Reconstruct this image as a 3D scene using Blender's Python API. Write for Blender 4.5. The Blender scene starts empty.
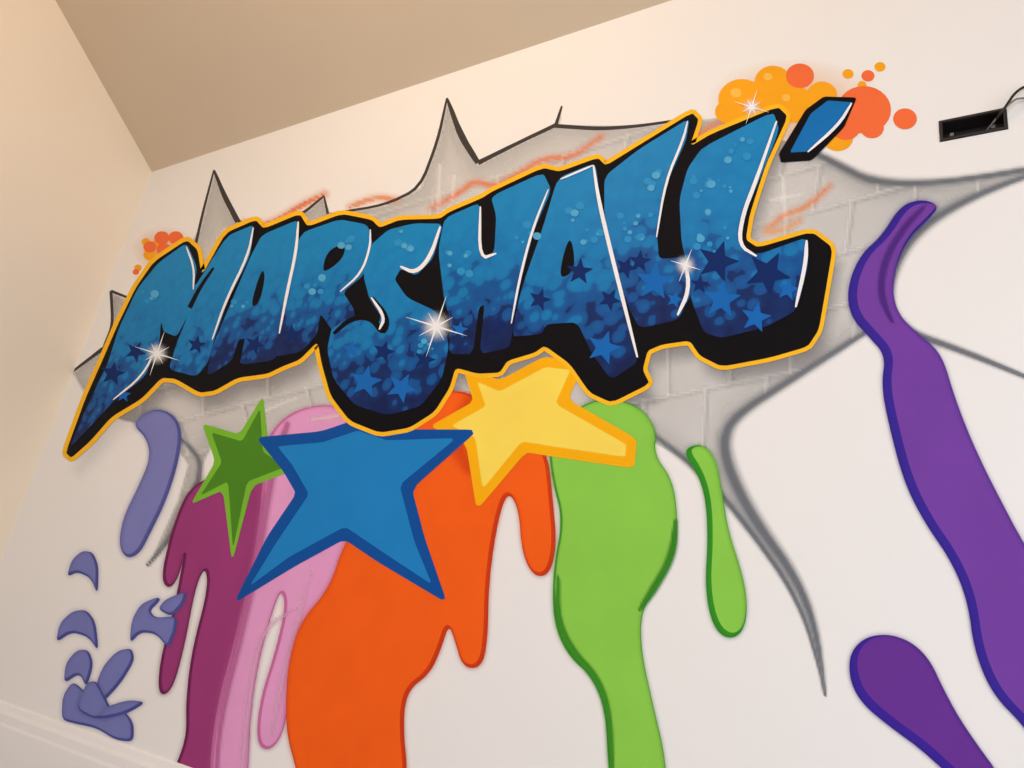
import bpy, bmesh, math, random
import numpy as np
from mathutils import Vector, Matrix
from mathutils.geometry import tessellate_polygon
random.seed(4)
sc = bpy.context.scene
sc.view_settings.view_transform = 'Standard'
sc.view_settings.look = 'None'

# ------------------------------------------------------------------ room / camera geometry
D = 1.65            # camera to mural wall
CH = 0.68           # camera height
F = 740.0
er = Vector((1213, -70, -740)).normalized()
eu = Vector((336, -1989, 740)); eu = (eu - er*eu.dot(er)).normalized()
ef = eu.cross(er).normalized()
if ef.z < 0: ef = -ef
CAM = Vector((0, -D, CH))

def wallpt(px, py):
    """survey of the mural: photo measurement -> (x, z) position on the wall plane y=0"""
    d = Vector((px-512, py-384, F))
    Y = d.dot(ef)
    return (d.dot(er)/Y*D, CH + d.dot(eu)/Y*D)

cam = bpy.data.cameras.new('camera'); cam.sensor_width = 36; cam.lens = F/1024*36
cam.clip_start = 0.01
co = bpy.data.objects.new('camera', cam); sc.collection.objects.link(co)
down = Vector((er.y, ef.y, eu.y)); right = Vector((er.x, ef.x, eu.x)); fw = Vector((er.z, ef.z, eu.z))
m = Matrix.Identity(4)
for i in range(3):
    m[i][0] = right[i]; m[i][1] = -down[i]; m[i][2] = -fw[i]; m[i][3] = CAM[i]
co.matrix_world = m
sc.camera = co

def s2l(c):
    c = c/255.0
    return c/12.92 if c <= 0.04045 else ((c+0.055)/1.055)**2.4
def C(r, g, b): return (s2l(r), s2l(g), s2l(b), 1)

# ------------------------------------------------------------------ materials
def newmat(name, spec=.5):
    mt = bpy.data.materials.new(name); mt.use_nodes = True
    nt = mt.node_tree; b = nt.nodes['Principled BSDF']
    b.inputs['Specular IOR Level'].default_value = spec
    return mt, nt, b
def N(nt, t, **kw):
    n = nt.nodes.new(t)
    for k, v in kw.items(): setattr(n, k, v)
    return n
def mottled(name, col, rough=0.75, amt=0.06, scale=3, bump=0.03, bscale=180, spec=.3):
    mt, nt, b = newmat(name, spec)
    tc = N(nt, 'ShaderNodeTexCoord'); no = N(nt, 'ShaderNodeTexNoise')
    no.inputs['Scale'].default_value = scale; no.inputs['Detail'].default_value = 4
    nt.links.new(tc.outputs['Object'], no.inputs['Vector'])
    mx = N(nt, 'ShaderNodeMix', data_type='RGBA')
    mx.inputs[6].default_value = tuple(c*(1-amt) for c in col[:3])+(1,)
    mx.inputs[7].default_value = tuple(min(1, c*(1+amt)) for c in col[:3])+(1,)
    nt.links.new(no.outputs['Fac'], mx.inputs[0]); nt.links.new(mx.outputs[2], b.inputs['Base Color'])
    n2 = N(nt, 'ShaderNodeTexNoise'); n2.inputs['Scale'].default_value = bscale
    nt.links.new(tc.outputs['Object'], n2.inputs['Vector'])
    bp = N(nt, 'ShaderNodeBump'); bp.inputs['Strength'].default_value = bump; bp.inputs['Distance'].default_value = 0.002
    nt.links.new(n2.outputs['Fac'], bp.inputs['Height']); nt.links.new(bp.outputs['Normal'], b.inputs['Normal'])
    b.inputs['Roughness'].default_value = rough
    return mt
_p = {}
def paint(r, g, b):
    k = (r, g, b)
    if k not in _p: _p[k] = mottled('spray_paint_%d_%d_%d' % k, C(r, g, b), 0.7, 0.09, 7, 0.02, spec=.1)
    return _p[k]
_s = {}
def softpaint(r, g, b, a=1.0, power=1.0):
    k = (r, g, b, a, power)
    if k in _s: return _s[k]
    mt, nt, bs = newmat('spray_fade_%d_%d_%d' % (r, g, b), .1)
    bs.inputs['Base Color'].default_value = C(r, g, b); bs.inputs['Roughness'].default_value = 0.7
    uv = N(nt, 'ShaderNodeUVMap'); uv.uv_map = 'UVMap'
    mr = N(nt, 'ShaderNodeMapRange'); mr.interpolation_type = 'SMOOTHSTEP'
    ln = N(nt, 'ShaderNodeVectorMath', operation='LENGTH'); nt.links.new(uv.outputs[0], ln.inputs[0])
    nt.links.new(ln.outputs['Value'], mr.inputs['Value'])
    mr.inputs['From Min'].default_value = 1; mr.inputs['From Max'].default_value = 0
    pw = N(nt, 'ShaderNodeMath', operation='POWER'); nt.links.new(mr.outputs[0], pw.inputs[0]); pw.inputs[1].default_value = power
    mu = N(nt, 'ShaderNodeMath', operation='MULTIPLY'); nt.links.new(pw.outputs[0], mu.inputs[0]); mu.inputs[1].default_value = a
    nt.links.new(mu.outputs[0], bs.inputs['Alpha'])
    _s[k] = mt
    return mt

# ------------------------------------------------------------------ mural builders
mural = bpy.data.objects.new('graffiti_mural', None); sc.collection.objects.link(mural)
LV = [0]
def lev(n=1):
    LV[0] += n
    return -(0.0003 + LV[0]*0.000022)
def link(name, verts, faces, mat, uvs=None, parent=mural):
    me = bpy.data.meshes.new(name); me.from_pydata(verts, [], faces)
    if uvs:
        ul = me.uv_layers.new(name='UVMap')
        for lp in me.loops: ul.data[lp.index].uv = uvs[lp.vertex_index]
    me.materials.append(mat); me.update()
    ob = bpy.data.objects.new(name, me); sc.collection.objects.link(ob)
    if parent: ob.parent = parent
    return ob
def P(s):
    if not isinstance(s, str): return [tuple(p) for p in s]
    v = [float(t) for t in s.replace(',', ' ').split()]
    return [(v[i], v[i+1]) for i in range(0, len(v), 2)]
def chaikin(p, r=0.25, it=3, closed=True):
    for _ in range(it):
        q = []; n = len(p)
        rng = range(n) if closed else range(n-1)
        if not closed: q.append(p[0])
        for i in rng:
            a, b = p[i], p[(i+1) % n]
            q.append((a[0]+(b[0]-a[0])*r, a[1]+(b[1]-a[1])*r))
            q.append((a[0]+(b[0]-a[0])*(1-r), a[1]+(b[1]-a[1])*(1-r)))
        if not closed: q.append(p[-1])
        p = q
    return p
def area(p): return sum(p[i][0]*p[(i+1) % len(p)][1]-p[(i+1) % len(p)][0]*p[i][1] for i in range(len(p)))/2
def inset(p, d, lim=2.2):
    """mitred polygon offset (positive = inwards)"""
    s = 1 if area(p) > 0 else -1
    n = len(p); o = []
    for i in range(n):
        a, b, c = p[i-1], p[i], p[(i+1) % n]
        t1 = Vector((b[0]-a[0], b[1]-a[1])); t2 = Vector((c[0]-b[0], c[1]-b[1]))
        if t1.length < 1e-6 or t2.length < 1e-6: o.append(b); continue
        t1.normalize(); t2.normalize()
        n1 = Vector((-t1.y, t1.x))*s; n2 = Vector((-t2.y, t2.x))*s
        mm = n1+n2
        if mm.length < 1e-4: o.append(b); continue
        mm.normalize(); k = min(lim, 1/max(.05, mm.dot(n1)))
        o.append((b[0]+mm.x*d*k, b[1]+mm.y*d*k))
    return o
def fill(name, pts, mat, r=0.25, it=3, grad=False):
    p = P(pts)
    if it: p = chaikin(p, r, it)
    w = [wallpt(*q) for q in p]; y = lev()
    v = [(a, y, b) for a, b in w]
    tr = tessellate_polygon([[Vector((a, b, 0)) for a, b in w]])
    uv = None
    if grad:
        zs = [b for a, b in w]; z0, z1 = min(zs), max(zs)
        uv = [(a, (b-z0)/(z1-z0)) for a, b in w]
    return link(name, v, [tuple(t) for t in tr], mat, uv)
def stroke(name, pts, w, mat, closed=False, smooth=2, r=0.25):
    p = P(pts)
    if smooth: p = chaikin(p, r, smooth, closed)
    n = len(p); y = lev(); verts = []; faces = []
    for i in range(n):
        a = p[i-1] if (i > 0 or closed) else p[i]
        c = p[(i+1) % n] if (i < n-1 or closed) else p[i]
        b = p[i]
        t1 = Vector((b[0]-a[0], b[1]-a[1])); t2 = Vector((c[0]-b[0], c[1]-b[1]))
        if t1.length > 1e-6: t1.normalize()
        if t2.length > 1e-6: t2.normalize()
        t = t1+t2
        if t.length < 1e-4: t = t1 if t1.length > 0 else t2
        t.normalize()
        k = 1.0
        if t1.length > .5 and t2.length > .5:
            k = min(1.8, 1/max(0.3, t.dot(t1)))
        f = i/(n-1) if n > 1 else 0
        if isinstance(w, (list, tuple)):
            g = f*(len(w)-1); j = min(int(g), len(w)-2); ww = w[j]+(w[j+1]-w[j])*(g-j)
        else: ww = w
        h = ww/2*k
        for s in (-1, 1):
            x, z = wallpt(b[0]-t.y*h*s, b[1]+t.x*h*s)
            verts.append((x, y, z))
    for i in range(n if closed else n-1):
        j = (i+1) % n
        faces.append((2*i, 2*j, 2*j+1, 2*i+1))
    return link(name, verts, faces, mat)
def dots(name, lst, mat):
    verts = []; faces = []
    for (x, yy, r) in lst:
        y = lev(.5)
        b = len(verts); n = 28
        for k in range(n):
            a = 2*math.pi*k/n
            X, Z = wallpt(x+r*math.cos(a)*1.08, yy+r*math.sin(a)*.95); verts.append((X, y, Z))
        faces.append(tuple(range(b, b+n)))
    return link(name, verts, faces, mat)
def softdisc(name, x, yy, rx, ry, mat):
    y = lev(); n = 32; X, Z = wallpt(x, yy); verts = [(X, y, Z)]; uvs = [(0, 0)]
    for k in range(n):
        a = 2*math.pi*k/n; X, Z = wallpt(x+rx*math.cos(a), yy+ry*math.sin(a))
        verts.append((X, y, Z)); uvs.append((math.cos(a), math.sin(a)))
    return link(name, verts, [(0, 1+k, 1+(k+1) % n) for k in range(n)], mat, uvs)
def star(x, y, r, rot=0, inner=.42, sx=1):
    return [(x+sx*(r if k % 2 == 0 else r*inner)*math.sin(rot+k*math.pi/5), y-(r if k % 2 == 0 else r*inner)*math.cos(rot+k*math.pi/5)) for k in range(10)]

class Spray:
    """soft aerosol layer: RGBA stored per vertex on a fine sheet that lies on the wall"""
    def __init__(s, x0, x1, y0, y1, st):
        s.xs = np.arange(x0, x1+st, st); s.ys = np.arange(y0, y1+st, st)
        s.X, s.Y = np.meshgrid(s.xs, s.ys); s.a = np.zeros_like(s.X); s.c = np.zeros(s.X.shape+(3,))
        s.x0, s.y0, s.st = x0, y0, st
    def comp(s, al, col):
        c = np.array(C(*col)[:3]); na = al+s.a*(1-al)
        s.c = (c*al[..., None]+s.c*(s.a*(1-al))[..., None])/np.maximum(na, 1e-6)[..., None]; s.a = na
    def dist(s, pts, closed=False, wl=None):
        d = np.full(s.X.shape, 1e9); n = len(pts); r = range(n if closed else n-1)
        for i in r:
            a, b = pts[i], pts[(i+1) % n]; ux, uy = b[0]-a[0], b[1]-a[1]; L2 = ux*ux+uy*uy+1e-9
            t = np.clip(((s.X-a[0])*ux+(s.Y-a[1])*uy)/L2, 0, 1)
            q = np.hypot(s.X-a[0]-t*ux, s.Y-a[1]-t*uy)
            if wl is not None:
                f = (i+t)/max(1, n-1)*(len(wl)-1); q = q/np.interp(f, np.arange(len(wl)), wl)
            d = np.minimum(d, q)
        return d
    def inside(s, pts):
        r = np.zeros(s.X.shape, bool); n = len(pts)
        for i in range(n):
            (x1, y1), (x2, y2) = pts[i], pts[(i+1) % n]
            if y1 == y2: continue
            c = ((y1 > s.Y) != (y2 > s.Y)) & (s.X < (x2-x1)*(s.Y-y1)/(y2-y1)+x1); r ^= c
        return r
    def sub(s, pts, pad=8):
        xs = [p[0] for p in pts]; ys = [p[1] for p in pts]
        i0 = max(0, int((min(xs)-pad-s.x0)/s.st)); i1 = min(s.X.shape[1], int((max(xs)+pad-s.x0)/s.st)+1)
        j0 = max(0, int((min(ys)-pad-s.y0)/s.st)); j1 = min(s.X.shape[0], int((max(ys)+pad-s.y0)/s.st)+1)
        o = Spray.__new__(Spray); o.X = s.X[j0:j1, i0:i1]; o.Y = s.Y[j0:j1, i0:i1]; o.a = s.a[j0:j1, i0:i1]; o.c = s.c[j0:j1, i0:i1]
        o.x0, o.y0, o.st = s.x0+i0*s.st, s.y0+j0*s.st, s.st; o.win = (j0, j1, i0, i1)
        return o
    def put(s, o):
        j0, j1, i0, i1 = o.win; s.a[j0:j1, i0:i1] = o.a; s.c[j0:j1, i0:i1] = o.c
    def over(s, body, wd, col, al):
        """faint overspray halo straddling the edge of a shape"""
        o = s.sub(body, 20); d = o.dist(body, True)
        t = np.clip(1-d/wd, 0, 1); t = t*t*al
        o.comp(t, col); s.put(o)
    def clear(s, body):
        o = s.sub(body); ib = o.inside(body); o.a = np.where(ib, 0, o.a); s.put(o)
    def line(s, pts, w, col, al=1, core=0.0, mask=None, sm=2):
        p = chaikin(P(pts), .25, sm, False) if sm else P(pts)
        wl = [max(.3, x/2) for x in (w if isinstance(w, list) else [w, w])]
        d = s.dist(p, wl=wl); t = np.clip((1-d)/(1-core), 0, 1); t = t*t*(3-2*t)*al
        if mask is not None: t = t*mask
        s.comp(t, col)
    def build(s, name):
        y = lev(); h, w = s.X.shape
        dx, dy = s.X-512, s.Y-384
        Yc = dx*ef.x+dy*ef.y+F*ef.z
        wx = (dx*er.x+dy*er.y+F*er.z)/Yc*D; wz = CH+(dx*eu.x+dy*eu.y+F*eu.z)/Yc*D
        v = np.stack([wx, np.full_like(wx, y), wz], -1).reshape(-1, 3)
        k = s.a > .004
        q = k[:-1, :-1] | k[1:, :-1] | k[:-1, 1:] | k[1:, 1:]
        jj, ii = np.nonzero(q); b = jj*w+ii
        f = np.stack([b, b+1, b+w+1, b+w], -1)
        used, inv = np.unique(f, return_inverse=True)
        f = inv.reshape(-1, 4)
        c = s.c.copy(); z = s.a < .004
        for sh_ in ((0, 1), (0, -1), (1, 1), (1, -1)):
            rc = np.roll(s.c, sh_[1], sh_[0]); ra = np.roll(s.a, sh_[1], sh_[0])
            mk = z & (ra > .004); c[mk] = rc[mk]
        me = bpy.data.meshes.new(name); me.from_pydata(v[used].tolist(), [], f.tolist())
        at = me.color_attributes.new('spray', 'FLOAT_COLOR', 'POINT')
        col = np.concatenate([c.reshape(-1, 3), s.a.reshape(-1, 1)], 1)[used].astype(np.float32)
        at.data.foreach_set('color', col.ravel())
        mt, nt, bs = newmat(name+'_aerosol', .12)
        an = N(nt, 'ShaderNodeAttribute'); an.attribute_name = 'spray'
        nt.links.new(an.outputs['Color'], bs.inputs['Base Color']); nt.links.new(an.outputs['Alpha'], bs.inputs['Alpha']); bs.inputs['Roughness'].default_value = .7
        me.materials.append(mt); me.update()
        ob = bpy.data.objects.new(name, me); sc.collection.objects.link(ob); ob.parent = mural

SIL = P("""66,453 86,398 103,360 118,325 136,288 154,262 187,240 198,250 202,276 226,233 256,220 264,229 300,214 308,227 342,214 372,220 380,228 400,220
 440,219 450,212 483,198 492,192 543,168 560,172 598,158 606,166 640,145 692,113 699,120 690,147 712,134 778,107 788,117 766,165 750,215 746,240 758,248 812,232
 833,248 826,290 819,330 808,347 770,358 722,367 700,356 690,341 662,345 648,351 643,370 650,384 612,403 590,393 570,364 545,346 535,353 508,361 500,373 478,374
 456,368 450,388 435,412 410,428 380,433 350,421 331,396 322,364 318,342 300,360 282,367 268,374 238,378 215,391 200,393 176,379 162,378 142,399 112,417 91,441 72,458""")
BURST = P("""72,372 104,346 113,330 111,292 128,300 150,262 190,245 200,228 214,170 236,222 262,226 300,215 324,196
 330,213 385,205 420,188 438,140 447,98 461,138 478,164 520,142 556,124 562,107 560,125 640,126 720,118 800,146 838,165 872,183 935,184 1024,171 1085,158
 1024,176 962,201 915,231 890,272 886,310 864,333 790,380 735,415 722,440 730,475 755,522 795,576 815,625 825,695 800,600 745,522 700,470
 650,440 560,440 300,470 215,440 203,465 190,505 165,545 150,562 178,500 188,465 165,430 120,420 85,395""")
# ---- broken-plaster burst behind the lettering
fill('burst_fill', BURST, paint(216, 215, 213), it=0)
sp1 = Spray(30, 1100, 60, 720, 2.5)
de = sp1.dist(BURST, True)
ins = sp1.inside(BURST)*np.clip(de/3, 0, 1)
nz = .5+.5*np.sin(sp1.X*.021+1.3)*np.cos(sp1.Y*.027+.6)
sp1.comp(np.clip(1-de/26, 0, 1)**1.5*.36*ins, (154, 155, 156))
sp1.comp(ins*nz*.24, (190, 190, 190))
sp1.comp(ins*(1-nz)*.30, (226, 225, 223))
def lerp(a, b, t): return (a[0]+(b[0]-a[0])*t, a[1]+(b[1]-a[1])*t)
rows = [((100, 300), (1000, 20)), ((95, 335), (1000, 62)), ((95, 372), (1000, 112)), ((95, 405), (1000, 160)), ((100, 440), (1000, 212)), ((120, 470), (1000, 268)), ((140, 500), (1000, 330)), ((150, 540), (1000, 400))]
for ri in range(len(rows)-1):
    a, b = rows[ri]; a2, b2 = rows[ri+1]
    sp1.line([a, b], 4.5, (242, 241, 239), .5, mask=ins*(nz*.5+.4), sm=0)
    sp1.line([(p[0], p[1]+3.5) for p in (a, b)], 5, (156, 156, 158), .3, mask=ins*(nz*.5+.4), sm=0)
    for k in range(14):
        t = (k+.5*(ri % 2)+.2)/14
        p, q = lerp(a, b, t), lerp(a2, b2, t-.008)
        sp1.line([p, q], 4.5, (242, 241, 239), .5, mask=ins, sm=0)
        sp1.line([(p[0]+3.5, p[1]+2), (q[0]+3.5, q[1]-2)], 4.5, (156, 156, 158), .28, mask=ins, sm=0)
for s in ["438,208 440,166", "452,200 454,176", "770,200 800,195", "785,218 783,178", "262,412 296,398", "226,230 217,240 222,260"]:
    sp1.line(s, 7, (242, 241, 238), .7, .1, mask=ins, sm=1)
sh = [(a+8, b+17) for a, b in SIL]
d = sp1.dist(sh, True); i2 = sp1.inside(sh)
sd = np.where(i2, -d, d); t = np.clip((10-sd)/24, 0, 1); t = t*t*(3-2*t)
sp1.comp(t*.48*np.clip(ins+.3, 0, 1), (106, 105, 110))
for s, w in [
    ("800,146 838,165 872,183 935,184 1024,171 1085,158", [6, 12, 14, 10, 9, 5]),
    ("1070,165 1024,176 962,201 915,231 890,272 886,310 902,330 960,350 1024,376 1060,392", [5, 7, 11, 15, 16, 14, 11, 9, 6, 3]),
    ("864,333 790,380 735,415 722,440 730,475 755,522 795,576 815,625 825,695", [8, 11, 14, 19, 21, 19, 14, 10, 3]),
    ("823,680 800,600 745,522 700,470 650,432", [3, 7, 10, 10, 6]),
    ("166,428 190,446 203,465 190,505 165,545 148,565", [4, 7, 9, 8, 6, 4])]:
    sp1.line(s, [x*1.3 for x in w], (150, 153, 158), .7, .1, sm=3)
    sp1.line(s, [x*.62 for x in w], (104, 109, 117), .86, .3, sm=3)
for (s, c) in [("245,223 262,226 280,219 300,206 325,194", (240, 122, 44)), ("432,208 455,196 475,180 495,188 520,172 545,158 572,158 602,136", (242, 126, 56)),
               ("768,228 786,214 806,208 830,186", (244, 146, 74)), ("350,207 375,197 398,200", (240, 156, 100)), ("692,140 720,120 745,128", (240, 140, 76)), ("90,420 106,388 114,352", (238, 156, 85)),
               ("765,232 785,230 800,220", (244, 176, 116))]:
    sp1.line(s, 15, c, .34); sp1.line(s, [1.5, 4.5, 3, 4.5, 1.5], c, .8, .3, sm=1)
for cx, cy, rx, ry in [(795, 105, 90, 48), (165, 250, 34, 24)]:
    t = np.clip(1-np.hypot((sp1.X-cx)/rx, (sp1.Y-cy)/ry), 0, 1); sp1.comp(t*.5, (250, 172, 70))
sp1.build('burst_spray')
gd2 = paint(66, 62, 60)
for i, (s, w) in enumerate([
    ("196,243 203,212 214,170", [3, 2.5, 1.5]), ("214,170 224,195 238,222", [1.5, 5, 6]),
    ("238,222 262,228 300,216 324,196", [5, 3, 3, 1.5]), ("324,196 328,214", [1.5, 3]),
    ("330,214 385,205 420,188 438,140 447,98", [2, 2.5, 3, 3, 1.5]), ("447,98 461,136 478,163", [1.5, 7, 5]), ("478,163 520,142 556,125", [5, 3.5, 4]), ("556,125 562,106", [4, 1.5]),
    ("556,126 600,129 640,126 680,120", [4, 4, 3, 2]),
    ("72,372 104,348 112,342", [1.5, 4, 2]), ("134,300 111,291", [2, 3]), ("111,291 113,325 104,346", [3, 3, 2])]):
    stroke('burst_outline_%d' % i, s, w, gd2, smooth=2, r=.2)

# ---- bubbles
YB_ = [(742, 100, 22), (728, 112, 12), (760, 108, 16), (792, 104, 20), (773, 82, 17), (822, 95, 14), (848, 74, 5), (862, 85, 4), (880, 67, 5), (838, 138, 14),
       (150, 255, 6), (138, 268, 3.5), (146, 242, 4), (186, 244, 5), (168, 258, 9), (140, 280, 2.5), (178, 250, 5), (156, 244, 4)]
dots('bubbles_yellow', YB_, paint(247, 168, 30))
dots('bubbles_orange', [(800, 76, 13), (864, 110, 25), (846, 128, 13), (905, 119, 11), (868, 76, 6), (162, 238, 7), (176, 238, 7), (150, 247, 6), (164, 250, 7), (136, 272, 3), (154, 264, 5), (872, 128, 11)], paint(242, 112, 62))
dots('bubbles_glint', [(736, 93, 5), (768, 77, 4), (786, 98, 4)], paint(250, 190, 80))

# ---- paint drips
sp2 = Spray(50, 1095, 190, 855, 2.2)
def drip(name, pts, dark, mid, d=4, sh=(3, -1), it=3, r=.25, ov=.3):
    p = chaikin(P(pts), r, it)
    fill(name+'_edge', p, paint(*dark), it=0)
    q = [(a+sh[0], b+sh[1]) for a, b in inset(p, d, 1.2)]
    fill(name+'_body', q, paint(*mid), it=0)
    sp2.clear(p)
    sp2.over(chaikin(P(pts), r, 2), 5, dark, ov)
drip('drip_magenta', """190,488 215,474 290,478 280,560 262,640 250,700 246,790 222,812 178,800 172,775 187,738 186,700 192,650 208,590 206,566 196,585 184,650 172,692
 158,696 160,660 174,610 186,545 180,575 170,590 161,580 168,545 178,512""", (118, 38, 90), (156, 60, 122), 1.8, (1.4, -1.2))
drip('drip_pink', """275,425 300,408 335,404 352,420 350,560 325,604 302,655 290,700 282,738 268,752 256,742 260,700 276,650 286,606 281,588 270,620 258,665 250,720
 248,790 235,815 214,805 209,770 217,705 238,630 254,560 262,500 264,450""", (208, 116, 174), (228, 160, 208), 2, (1.3, -1))
sp2.line("302,606 262,628 250,690 240,795", [3, 7, 10, 10], (240, 190, 222), .6)
sp2.line("288,424 272,470 258,560 240,640 220,720 216,790", [8, 13, 14, 12, 8, 6], (200, 108, 168), .75)
sp2.line("312,420 338,416", [8, 12], (244, 206, 226), .8)
sp2.line("312,570 296,630 280,690 272,735", [4, 9, 9, 4], (242, 194, 224), .5)
drip('drip_orange', """395,415 430,396 470,388 525,438 548,450 553,500 557,545 550,575 534,577 522,553 519,508 508,491 498,520 489,580 488,640 482,668 463,668 455,640
 449,624 441,650 430,674 408,690 403,722 408,775 405,820 385,850 330,850 305,815 297,770 287,735 286,700 289,660 300,622 330,588 345,540 375,500""", (212, 62, 18), (247, 98, 24), 2.4, (-1.8, -1.4))
sp2.line("470,400 455,440 470,470", [22, 34, 20], (214, 66, 24), .4)
drip('drip_green', """548,440 580,404 612,398 642,408 657,430 654,455 673,480 678,520 676,555 656,590 641,612 641,650 652,700 668,768 664,830 640,850 618,835 608,768
 606,710 592,676 568,656 553,622 553,570 563,520 552,480""", (74, 160, 44), (140, 206, 78), 1.5, (.9, -.6))
sp2.line("676,520 673,556 655,588 640,610", [3, 11, 11, 3], (52, 140, 34), .85, .3, sm=3)
sp2.line("559,575 557,618 572,652 596,676 609,710 612,768", [2, 8, 11, 11, 9, 6], (58, 148, 38), .85, .3, sm=3)
drip('drip_green_small', """682,450 702,443 716,458 722,490 728,530 743,575 748,608 743,633 728,640 713,627 705,590 708,540 706,500 698,474""", (52, 146, 38), (140, 206, 78), 3, (2.5, -2))
drip('drip_violet', """900,206 922,199 940,206 928,220 907,240 894,270 893,308 916,333 941,352 955,400 975,450 1000,500 1024,545 1065,610 1085,690 1075,750 1040,752
 1024,726 992,694 974,650 968,602 952,562 924,522 904,482 890,430 881,385 886,356 868,336 850,316 847,288 860,255 882,236""", (58, 40, 150), (116, 66, 164), 4.5, (4.5, -1.8))
sp2.line("925,206 902,230 884,262 880,295 892,322", [3, 8, 10, 10, 4], (84, 44, 140), .75, .2)
drip('drip_violet_low', """850,652 868,635 900,635 928,656 946,695 966,730 1010,790 1010,815 980,805 925,752 890,727 861,703 849,678""", (60, 36, 152), (104, 52, 150), 4.5, (3.5, -3.5))
drip('drip_lilac', """132,424 150,409 170,411 183,428 179,462 166,502 151,532 140,554 127,559 119,546 123,518 138,488 151,458 147,438""", (88, 94, 166), (126, 130, 192), 2, (-1.6, -1))
for i, s in enumerate(["67,577 72,560 82,551 93,552 99,566 98,595 91,578 78,572", "56,643 60,623 73,611 87,610 96,622 99,652 89,637 72,632",
                       "64,684 66,663 77,650 89,650 94,664 87,688 80,673", "130,644 132,620 141,604 158,597 161,600 150,611 156,618 178,616 176,632 169,649 157,634 141,632",
                       "158,609 166,599 188,591 184,605 172,617", "92,699 102,668 117,651 132,648 135,660 122,682 104,702",
                       "62,720 63,696 73,681 86,692 97,708 121,707 134,722 134,742 116,740 97,728 77,724", "76,709 87,682 97,681 104,694 114,714 96,720", "98,720 106,707 128,700 147,702 127,714"]):
    drip('splash_%d' % i, s, (78, 84, 158), (118, 124, 188), 1.6, (-1.2, -1.1), r=.2, ov=.2)
sp2.build('drip_airbrush')

# ---- coloured stars
def cstar(name, pts, edge, body, w):
    p = P(pts)
    fill(name+'_outline', chaikin(inset(p, -w*.5), .08, 2), paint(*edge), it=0)
    fill(name+'_body', chaikin(inset(p, w*.5), .06, 2), paint(*body), it=0)
cstar('yellow_star', """441,426 480,404 470,374 500,386 545,362 578,366 562,402 632,442 630,463 555,452 524,447 480,500 471,441""", (255, 180, 14), (255, 222, 92), 10)
cstar('green_star', """262,402 266,450 292,468 250,484 233,556 226,486 196,500 219,462 207,428 241,438""", (122, 188, 52), (76, 136, 34), 6)
cstar('blue_star', """267,442 322,437 358,425 388,435 468,434 406,487 420,540 440,594 382,558 345,533 292,562 242,595 272,540 303,494 288,468""", (12, 80, 160), (30, 130, 200), 11)

# ---- lettering
sil = chaikin(SIL, .12, 2)
stroke('letter_yellow_halo', sil, 8.5, paint(255, 190, 36), closed=True, smooth=0)
BK = paint(10, 9, 16)
fill('letter_black_block', sil, BK, it=0)
mt, nt, bs = newmat('letter_blue_fade', .12)
uv = N(nt, 'ShaderNodeUVMap'); uv.uv_map = 'UVMap'; sp = N(nt, 'ShaderNodeSeparateXYZ'); nt.links.new(uv.outputs[0], sp.inputs[0])
tc = N(nt, 'ShaderNodeTexCoord'); vo = N(nt, 'ShaderNodeTexVoronoi'); vo.inputs['Scale'].default_value = 24
no = N(nt, 'ShaderNodeTexNoise'); no.inputs['Scale'].default_value = 9; no.inputs['Detail'].default_value = 2
nt.links.new(tc.outputs['Object'], vo.inputs['Vector']); nt.links.new(tc.outputs['Object'], no.inputs['Vector'])
a1 = N(nt, 'ShaderNodeMath', operation='MULTIPLY_ADD'); nt.links.new(no.outputs['Fac'], a1.inputs[0]); a1.inputs[1].default_value = .4; nt.links.new(sp.outputs['Y'], a1.inputs[2])
a2 = N(nt, 'ShaderNodeMath', operation='MULTIPLY_ADD'); nt.links.new(vo.outputs['Distance'], a2.inputs[0]); a2.inputs[1].default_value = -.45; nt.links.new(a1.outputs[0], a2.inputs[2])
a3 = N(nt, 'ShaderNodeMath', operation='ADD'); nt.links.new(a2.outputs[0], a3.inputs[0]); a3.inputs[1].default_value = .11
rp = N(nt, 'ShaderNodeValToRGB'); nt.links.new(a3.outputs[0], rp.inputs[0])
els = rp.color_ramp.elements
els[0].position = 0.0; els[0].color = C(14, 32, 84); els[1].position = 1; els[1].color = C(22, 134, 196)
for ps, c in [(.22, (14, 48, 108)), (.25, (16, 78, 148)), (.42, (16, 92, 160)), (.46, (18, 116, 180)), (.62, (18, 124, 188))]:
    e = els.new(ps); e.color = C(*c)
nt.links.new(rp.outputs[0], bs.inputs['Base Color']); bs.inputs['Roughness'].default_value = .55
BL = mt
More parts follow.
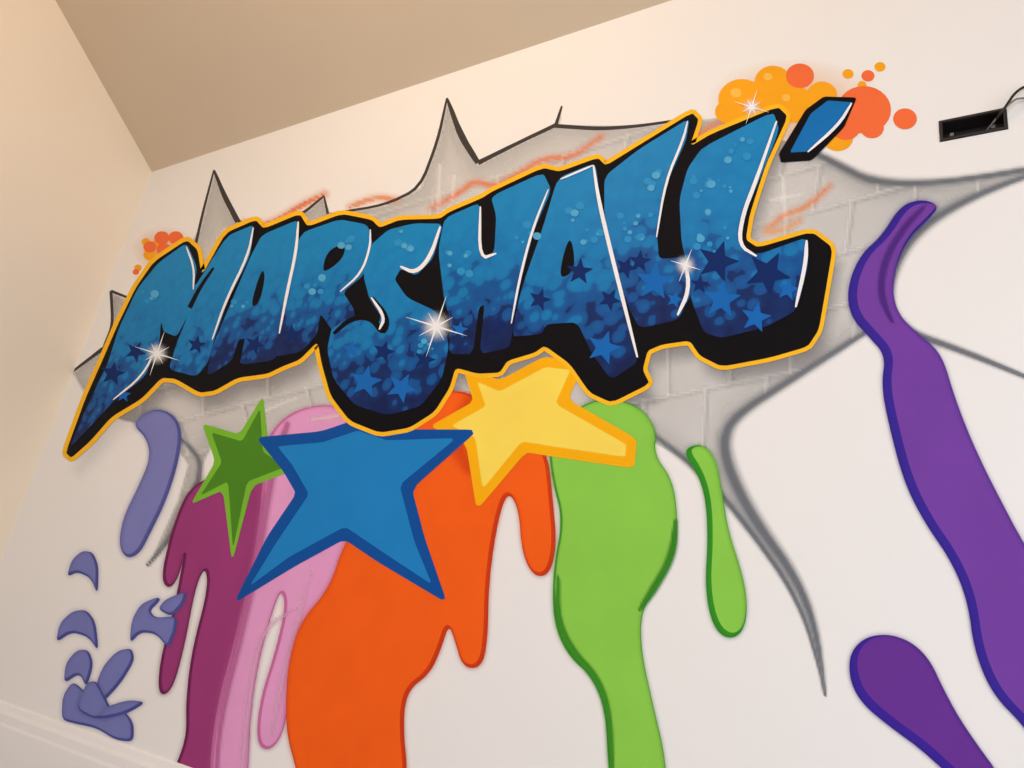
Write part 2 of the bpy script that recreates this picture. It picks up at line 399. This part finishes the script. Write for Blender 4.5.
LET = {
 'letter_m': "160,265 186,246 195,268 193,292 229,238 253,227 248,256 226,300 212,340 206,362 196,374 172,368 179,345 190,312 176,334 166,330 161,318 157,345 143,376 112,400 88,426 71,446 92,402 110,365 122,328 140,290",
 'letter_a': "264,237 298,222 296,252 287,292 279,335 274,358 242,363 248,336 237,338 230,360 209,374 214,350 236,298 254,256",
 'letter_r': "303,235 340,222 366,227 371,246 362,274 340,292 352,310 354,328 337,333 320,310 315,334 300,350 276,355 283,320 291,280",
 'letter_s': "441,226 431,258 416,273 400,266 392,280 406,300 436,314 447,345 440,378 420,404 388,413 356,403 336,378 330,350 334,330 358,318 380,328 384,316 372,298 366,275 374,246 390,232 415,226",
 'letter_h': "447,220 480,205 478,262 497,254 499,216 494,198 542,176 549,190 532,230 519,280 511,325 508,346 482,352 487,302 477,306 471,352 452,352 453,320 447,300 441,250",
 'letter_a_second': "560,180 594,166 598,200 611,255 625,310 637,360 612,377 594,352 579,320 546,322 540,332 514,335 524,290 545,230",
 'letter_l': "607,178 640,152 688,121 684,140 665,182 655,238 657,262 686,260 690,292 677,318 641,326 630,305 618,262 607,215",
 'letter_l_second': "704,150 772,115 777,130 757,180 742,216 738,247 757,258 806,240 806,265 795,309 765,325 722,336 706,331 694,300 690,268 684,240 682,200 690,170",
}
for k, s in LET.items():
    fill(k+'_fill', inset(P(s), -2.4, 1.4), BL, .12, 2, grad=True)
fill('apostrophe_black', "824,97 857,98 844,128 812,161 781,163 779,154 806,110", BK, .06, 2)
fill('apostrophe_fill', "828,101 853,103 840,126 809,152 790,153 811,114", paint(20, 112, 184), .05, 2)
fill('counter_a', "262,268 266,276 260,304 250,308", BK)
fill('counter_r', "328,250 346,244 344,258 330,270 322,272", BK)
fill('counter_a_second', "570,232 576,262 570,276 558,278", BK)
stroke('s_inner_cut', "334,334 352,318 372,318 384,334 388,318 372,298", [3, 5, 5, 7, 6, 4], BK, smooth=2)
stroke('m_notch', "190,308 200,288 214,268", [5, 4, 2], BK)
MB = paint(22, 104, 186); DB = paint(14, 42, 104)
k = 0
for (x, y, r, c, ro) in [(113, 374, 13, DB, .2), (136, 352, 11, DB, .5), (124, 395, 8, MB, .1), (197, 345, 10, DB, .2), (255, 345, 11, DB, .4), (292, 335, 11, DB, 0), (366, 382, 17, MB, .2), (402, 388, 16, MB, .5),
                      (352, 350, 10, MB, .1), (425, 360, 12, DB, .3), (384, 352, 12, DB, .3), (460, 330, 9, MB, .2), (497, 325, 10, DB, .2), (540, 300, 12, DB, .3), (580, 272, 14, DB, .1), (604, 348, 18, MB, .3), (610, 300, 12, DB, .5),
                      (626, 268, 12, DB, .4), (655, 282, 20, MB, .1), (640, 262, 12, DB, .1), (675, 300, 9, MB, .3), (718, 262, 22, DB, .3), (722, 300, 20, MB, .1), (768, 274, 24, DB, .5), (756, 318, 16, MB, .2), (788, 290, 12, MB, .2), (700, 285, 10, DB, .1)]:
    fill('letter_star_%d' % k, star(x, y, r, ro, .42), c, .06, 1); k += 1
L = []; L2 = []
for (cx, cy, n, sp_) in [(458, 265, 9, 14), (528, 235, 8, 12), (635, 225, 11, 16), (712, 195, 14, 20), (592, 235, 6, 9), (402, 240, 7, 10), (240, 300, 5, 8), (316, 285, 6, 9), (715, 235, 7, 18), (575, 215, 5, 10), (425, 345, 5, 10), (345, 240, 4, 8), (150, 300, 5, 9), (740, 150, 6, 12), (650, 180, 6, 10)]:
    for j in range(n):
        (L if j % 3 else L2).append((cx+random.uniform(-1, 1)*sp_, cy+random.uniform(-1, 1)*sp_, random.uniform(1.2, 4.2)))
dots('letter_bubbles', L, paint(48, 146, 204)); dots('letter_bubbles_pale', L2, paint(84, 168, 214))
W = paint(240, 242, 247)
for i, (s, w) in enumerate([("254,228 249,256 227,300 213,340", 2.5), ("187,247 195,268 194,290", 2), ("299,222 297,252 288,292 280,334", 3), ("371,230 371,248 362,274 341,292", 2.2), ("441,227 431,258 416,274 401,267", 4),
                            ("481,207 480,260 497,254", 3), ("549,190 533,230 520,280 512,324", 2.5), ("594,166 599,200 612,255 626,310 638,358", 4), ("688,122 684,140 666,182 657,238", 2.5), ("686,262 690,291 678,316", 4),
                            ("777,122 757,180 743,216 739,246 757,257", 4), ("807,241 806,265 796,308", 4), ("372,298 386,318 380,330", 3), ("852,104 839,126 808,153", 3), ("561,180 594,166", 2), ("158,346 144,376 114,400", 2)]):
    stroke('letter_highlight_%d' % i, s, [w*.4, w, w, w*.4], W, smooth=2)
def sparkle(name, x, y, r, rays):
    softdisc(name+'_glow', x, y, r*.6, r*.6, softpaint(250, 252, 255, .95, 1.4))
    for j, (a, l) in enumerate(rays):
        dx, dy = math.cos(a)*l*r, math.sin(a)*l*r
        stroke('%s_ray_%d' % (name, j), [(x-dx, y-dy), (x, y), (x+dx, y+dy)], [.2, r*.045+.8, .2], W, smooth=0)
R4 = [(-1.25, 1), (.3, 1), (-.5, .6), (1.05, .5)]
sparkle('sparkle_s', 437, 327, 32, R4); sparkle('sparkle_l', 686, 266, 22, [(-1.2, .8), (.3, .7)]); sparkle('sparkle_m', 158, 354, 23, R4)
sparkle('sparkle_top', 752, 108, 18, R4)

# ------------------------------------------------------------------ room shell
XL = wallpt(152, 172)[0]; HC = wallpt(152, 172)[1]; HB = wallpt(0, 700)[1]
XR = 1.9; YB = -3.8; RY = -1.9; SL = .686; T = .12
HR = HC + SL*(-RY)
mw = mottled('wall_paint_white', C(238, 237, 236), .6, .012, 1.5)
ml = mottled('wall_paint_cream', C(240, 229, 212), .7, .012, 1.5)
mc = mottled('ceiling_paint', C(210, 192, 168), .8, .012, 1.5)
mtrim = mottled('trim_gloss_white', C(240, 239, 239), .35, .01, 2)
def prism(name, poly, axis, a, b, mat, parent=None):
    n = len(poly); v = []
    for t in (a, b):
        for p in poly:
            v.append((t, p[0], p[1]) if axis == 'x' else ((p[0], t, p[1]) if axis == 'y' else (p[0], p[1], t)))
    f = [tuple(range(n)), tuple(range(2*n-1, n-1, -1))]+[(i, i+n, (i+1) % n+n, (i+1) % n) for i in range(n)]
    ob = link(name, v, f, mat, None, parent)
    bm = bmesh.new(); bm.from_mesh(ob.data); bmesh.ops.recalc_face_normals(bm, faces=bm.faces); bm.to_mesh(ob.data); bm.free()
    return ob
def slab(name, x0, x1, z0, z1, hx0, hx1, hz0, hz1, y0, y1, mat, swap=False):
    """wall slab with a rectangular opening; swap -> wall runs along y"""
    v = []; f = []
    for (a, b, c, d) in [(x0, hx0, z0, z1), (hx1, x1, z0, z1), (hx0, hx1, z0, hz0), (hx0, hx1, hz1, z1)]:
        if d-c < 1e-5: continue
        o = len(v)
        v += [(a, y0, c), (b, y0, c), (b, y0, d), (a, y0, d), (a, y1, c), (b, y1, c), (b, y1, d), (a, y1, d)]
        f += [tuple(o+i for i in q) for q in [(0, 1, 2, 3), (7, 6, 5, 4), (0, 4, 5, 1), (1, 5, 6, 2), (2, 6, 7, 3), (3, 7, 4, 0)]]
    if swap:
        v = [(y, x, z) for x, y, z in v]
        o = len(v)   # gable triangle on top
        v += [(y0, x0, z1), (y0, x1, z1), (y0, RY, HR), (y1, x0, z1), (y1, x1, z1), (y1, RY, HR)]
        f += [tuple(o+i for i in q) for q in [(0, 1, 2), (5, 4, 3), (0, 3, 4, 1), (1, 4, 5, 2), (2, 5, 3, 0)]]
    return link(name, v, f, mat, None, None)
c0 = [wallpt(*p) for p in [(936, 121), (999, 110), (1012, 130), (950, 139)]]
bx0 = (c0[0][0]+c0[3][0])/2-.008; bx1 = (c0[1][0]+c0[2][0])/2+.004; bz1 = (c0[0][1]+c0[1][1])/2; bz0 = (c0[2][1]+c0[3][1])/2
slab('wall_front', XL, XR, 0, HC, bx0, bx1, bz0, bz1, 0, T, mw)
pent = [(0, 0), (0, HC), (RY, HR), (YB, HC), (YB, 0)]
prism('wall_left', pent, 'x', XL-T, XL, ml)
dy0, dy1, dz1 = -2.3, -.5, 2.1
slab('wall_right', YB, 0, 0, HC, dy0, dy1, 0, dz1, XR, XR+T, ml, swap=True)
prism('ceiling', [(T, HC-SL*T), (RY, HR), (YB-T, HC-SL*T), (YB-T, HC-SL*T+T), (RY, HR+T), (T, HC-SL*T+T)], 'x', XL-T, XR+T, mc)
mf, nt, b = newmat('pale_floorboards')
tc = N(nt, 'ShaderNodeTexCoord'); br = N(nt, 'ShaderNodeTexBrick'); br.inputs['Scale'].default_value = 3
br.inputs['Color1'].default_value = C(176, 168, 158); br.inputs['Color2'].default_value = C(188, 180, 170); br.inputs['Mortar'].default_value = C(90, 80, 70)
br.inputs['Mortar Size'].default_value = .004; br.inputs['Brick Width'].default_value = 3; br.inputs['Row Height'].default_value = .36
nt.links.new(tc.outputs['Object'], br.inputs['Vector']); nt.links.new(br.outputs['Color'], b.inputs['Base Color']); b.inputs['Roughness'].default_value = .4
prism('floor', [(XL-T, YB-T), (XR+T, YB-T), (XR+T, T), (XL-T, T)], 'z', -.1, 0, mf)
wx0, wx1, wz0, wz1 = -2.3, 1.3, .35, 2.1
slab('wall_back', XL, XR, 0, HC, wx0, wx1, wz0, wz1, YB-T, YB, ml)
win = bpy.data.objects.new('window_1', None); sc.collection.objects.link(win)
for i, (a, b_, c, d) in enumerate([(wx0, wx1, wz0, wz0+.06), (wx0, wx1, wz1-.06, wz1), (wx0, wx0+.06, wz0+.06, wz1-.06), (wx1-.06, wx1, wz0+.06, wz1-.06), ((wx0+wx1)/2-.03, (wx0+wx1)/2+.03, wz0+.06, wz1-.06)]):
    prism('frame_%d' % i, [(a, c), (b_, c), (b_, d), (a, d)], 'y', YB-.09, YB-.03, mtrim, win)
dr = bpy.data.objects.new('added_door_1', None); sc.collection.objects.link(dr)  # unseen glazed door, added to let cool light onto the mural's right side
ym = (dy0+dy1)/2
for i, (a, b_, c, d) in enumerate([(dy0, dy1, 0, .1), (dy0, dy1, dz1-.08, dz1), (dy0, dy0+.08, .1, dz1-.08), (dy1-.08, dy1, .1, dz1-.08), (ym-.05, ym+.05, .1, dz1-.08)]):
    prism('frame_%d' % i, [(a, c), (b_, c), (b_, d), (a, d)], 'x', XR+.04, XR+.09, mtrim, dr)
h = HB
prof = [(0, 0), (-.02, 0), (-.02, h-.07), (-.017, h-.06), (-.017, h-.035), (-.012, h-.022), (-.009, h-.006), (-.004, h), (0, h)]
prism('baseboard_front', prof, 'x', XL, XR, mtrim)
prism('baseboard_left', [(XL-p[0], p[1]) for p in prof], 'y', YB, -.021, mtrim)
# recessed electrical back box
eb = bpy.data.objects.new('electrical_back_box', None); sc.collection.objects.link(eb)
mdk = mottled('galvanised_dark', C(44, 40, 38), .5, .2, 20); mst = mottled('galvanised_lip', C(120, 112, 100), .4, .1, 30)
e = .0015; dp = .05
x0, x1, z0, z1 = bx0+e, bx1-e, bz0+e, bz1-e
V = [(x0, 0, z0), (x1, 0, z0), (x1, 0, z1), (x0, 0, z1), (x0, dp, z0), (x1, dp, z0), (x1, dp, z1), (x0, dp, z1)]
link('box_shell', V, [(0, 1, 5, 4), (1, 2, 6, 5), (2, 3, 7, 6), (3, 0, 4, 7), (4, 5, 6, 7)], mdk, None, eb)
t = .006
for i, (a, b_, c, d) in enumerate([(x0, x1, z0, z0+t), (x0, x1, z1-t, z1), (x0, x0+t, z0+t, z1-t), (x1-t, x1, z0+t, z1-t)]):
    prism('lip_%d' % i, [(a, c), (b_, c), (b_, d), (a, d)], 'y', -.003, .004, mdk, eb)
for i, xx in enumerate((x0+.02, x1-.03)):
    prism('lug_%d' % i, [(xx, z0+.02), (xx+.008, z0+.02), (xx+.008, z1-.03), (xx, z1-.03)], 'y', .012, .016, mst, eb)
def cable(name, pts, r, mat, parent):
    cu = bpy.data.curves.new(name, 'CURVE'); cu.dimensions = '3D'; cu.bevel_depth = r; s = cu.splines.new('NURBS'); s.points.add(len(pts)-1)
    for q, p in zip(s.points, pts): q.co = (*p, 1)
    s.use_endpoint_u = True; s.order_u = 3; cu.materials.append(mat)
    o = bpy.data.objects.new(name, cu); sc.collection.objects.link(o); o.parent = parent
mcb = mottled('cable_black', C(34, 32, 34), .5)
mcg = mottled('cable_grey', C(120, 118, 116), .5)
zm = (z0+z1)/2
cable('cable_1', [(x1-.04, .04, zm), (x1-.02, -.005, zm), (x1+.0, -.02, z1-.01), (x1+.02, -.014, z1+.03), (x1+.05, -.006, z1+.05), (x1+.10, -.004, z1+.03)], .003, mcb, eb)
cable('cable_2', [(x1-.05, .04, zm-.01), (x1-.02, -.008, zm), (x1+.01, -.02, z1), (x1+.03, -.012, z1+.012), (x1+.08, -.004, z1+.0)], .0022, mcg, eb)

# ------------------------------------------------------------------ light
w = bpy.data.worlds.new('world'); sc.world = w; w.use_nodes = True
w.node_tree.nodes['Background'].inputs[0].default_value = C(225, 232, 245); w.node_tree.nodes['Background'].inputs[1].default_value = 1.0
def area_l(name, loc, tgt, sx, sy, en, col):
    l = bpy.data.lights.new(name, 'AREA'); l.shape = 'RECTANGLE'; l.size = sx; l.size_y = sy; l.energy = en; l.color = col
    o = bpy.data.objects.new(name, l); sc.collection.objects.link(o); o.location = loc
    o.rotation_euler = (Vector(tgt)-Vector(loc)).to_track_quat('-Z', 'Y').to_euler()
area_l('window_daylight', ((wx0+wx1)/2, YB-.02, (wz0+wz1)/2), ((wx0+wx1)/2, 0, .6), 3.4, 1.6, 48, (.78, .88, 1))
area_l('added_door_light', (XR+.02, ym, 1.05), (0, ym+.3, .7), 1.7, 1.9, 25, (.76, .87, 1))  # added cool light in the unseen doorway, brightens the lower right wall
l = bpy.data.lights.new('ceiling_lamp_light', 'POINT'); l.energy = 45; l.color = (1, .70, .41); l.shadow_soft_size = .15
o = bpy.data.objects.new('ceiling_lamp_light', l); sc.collection.objects.link(o); o.location = (-1.5, -1.5, 3.25)
print('levels', LV[0])
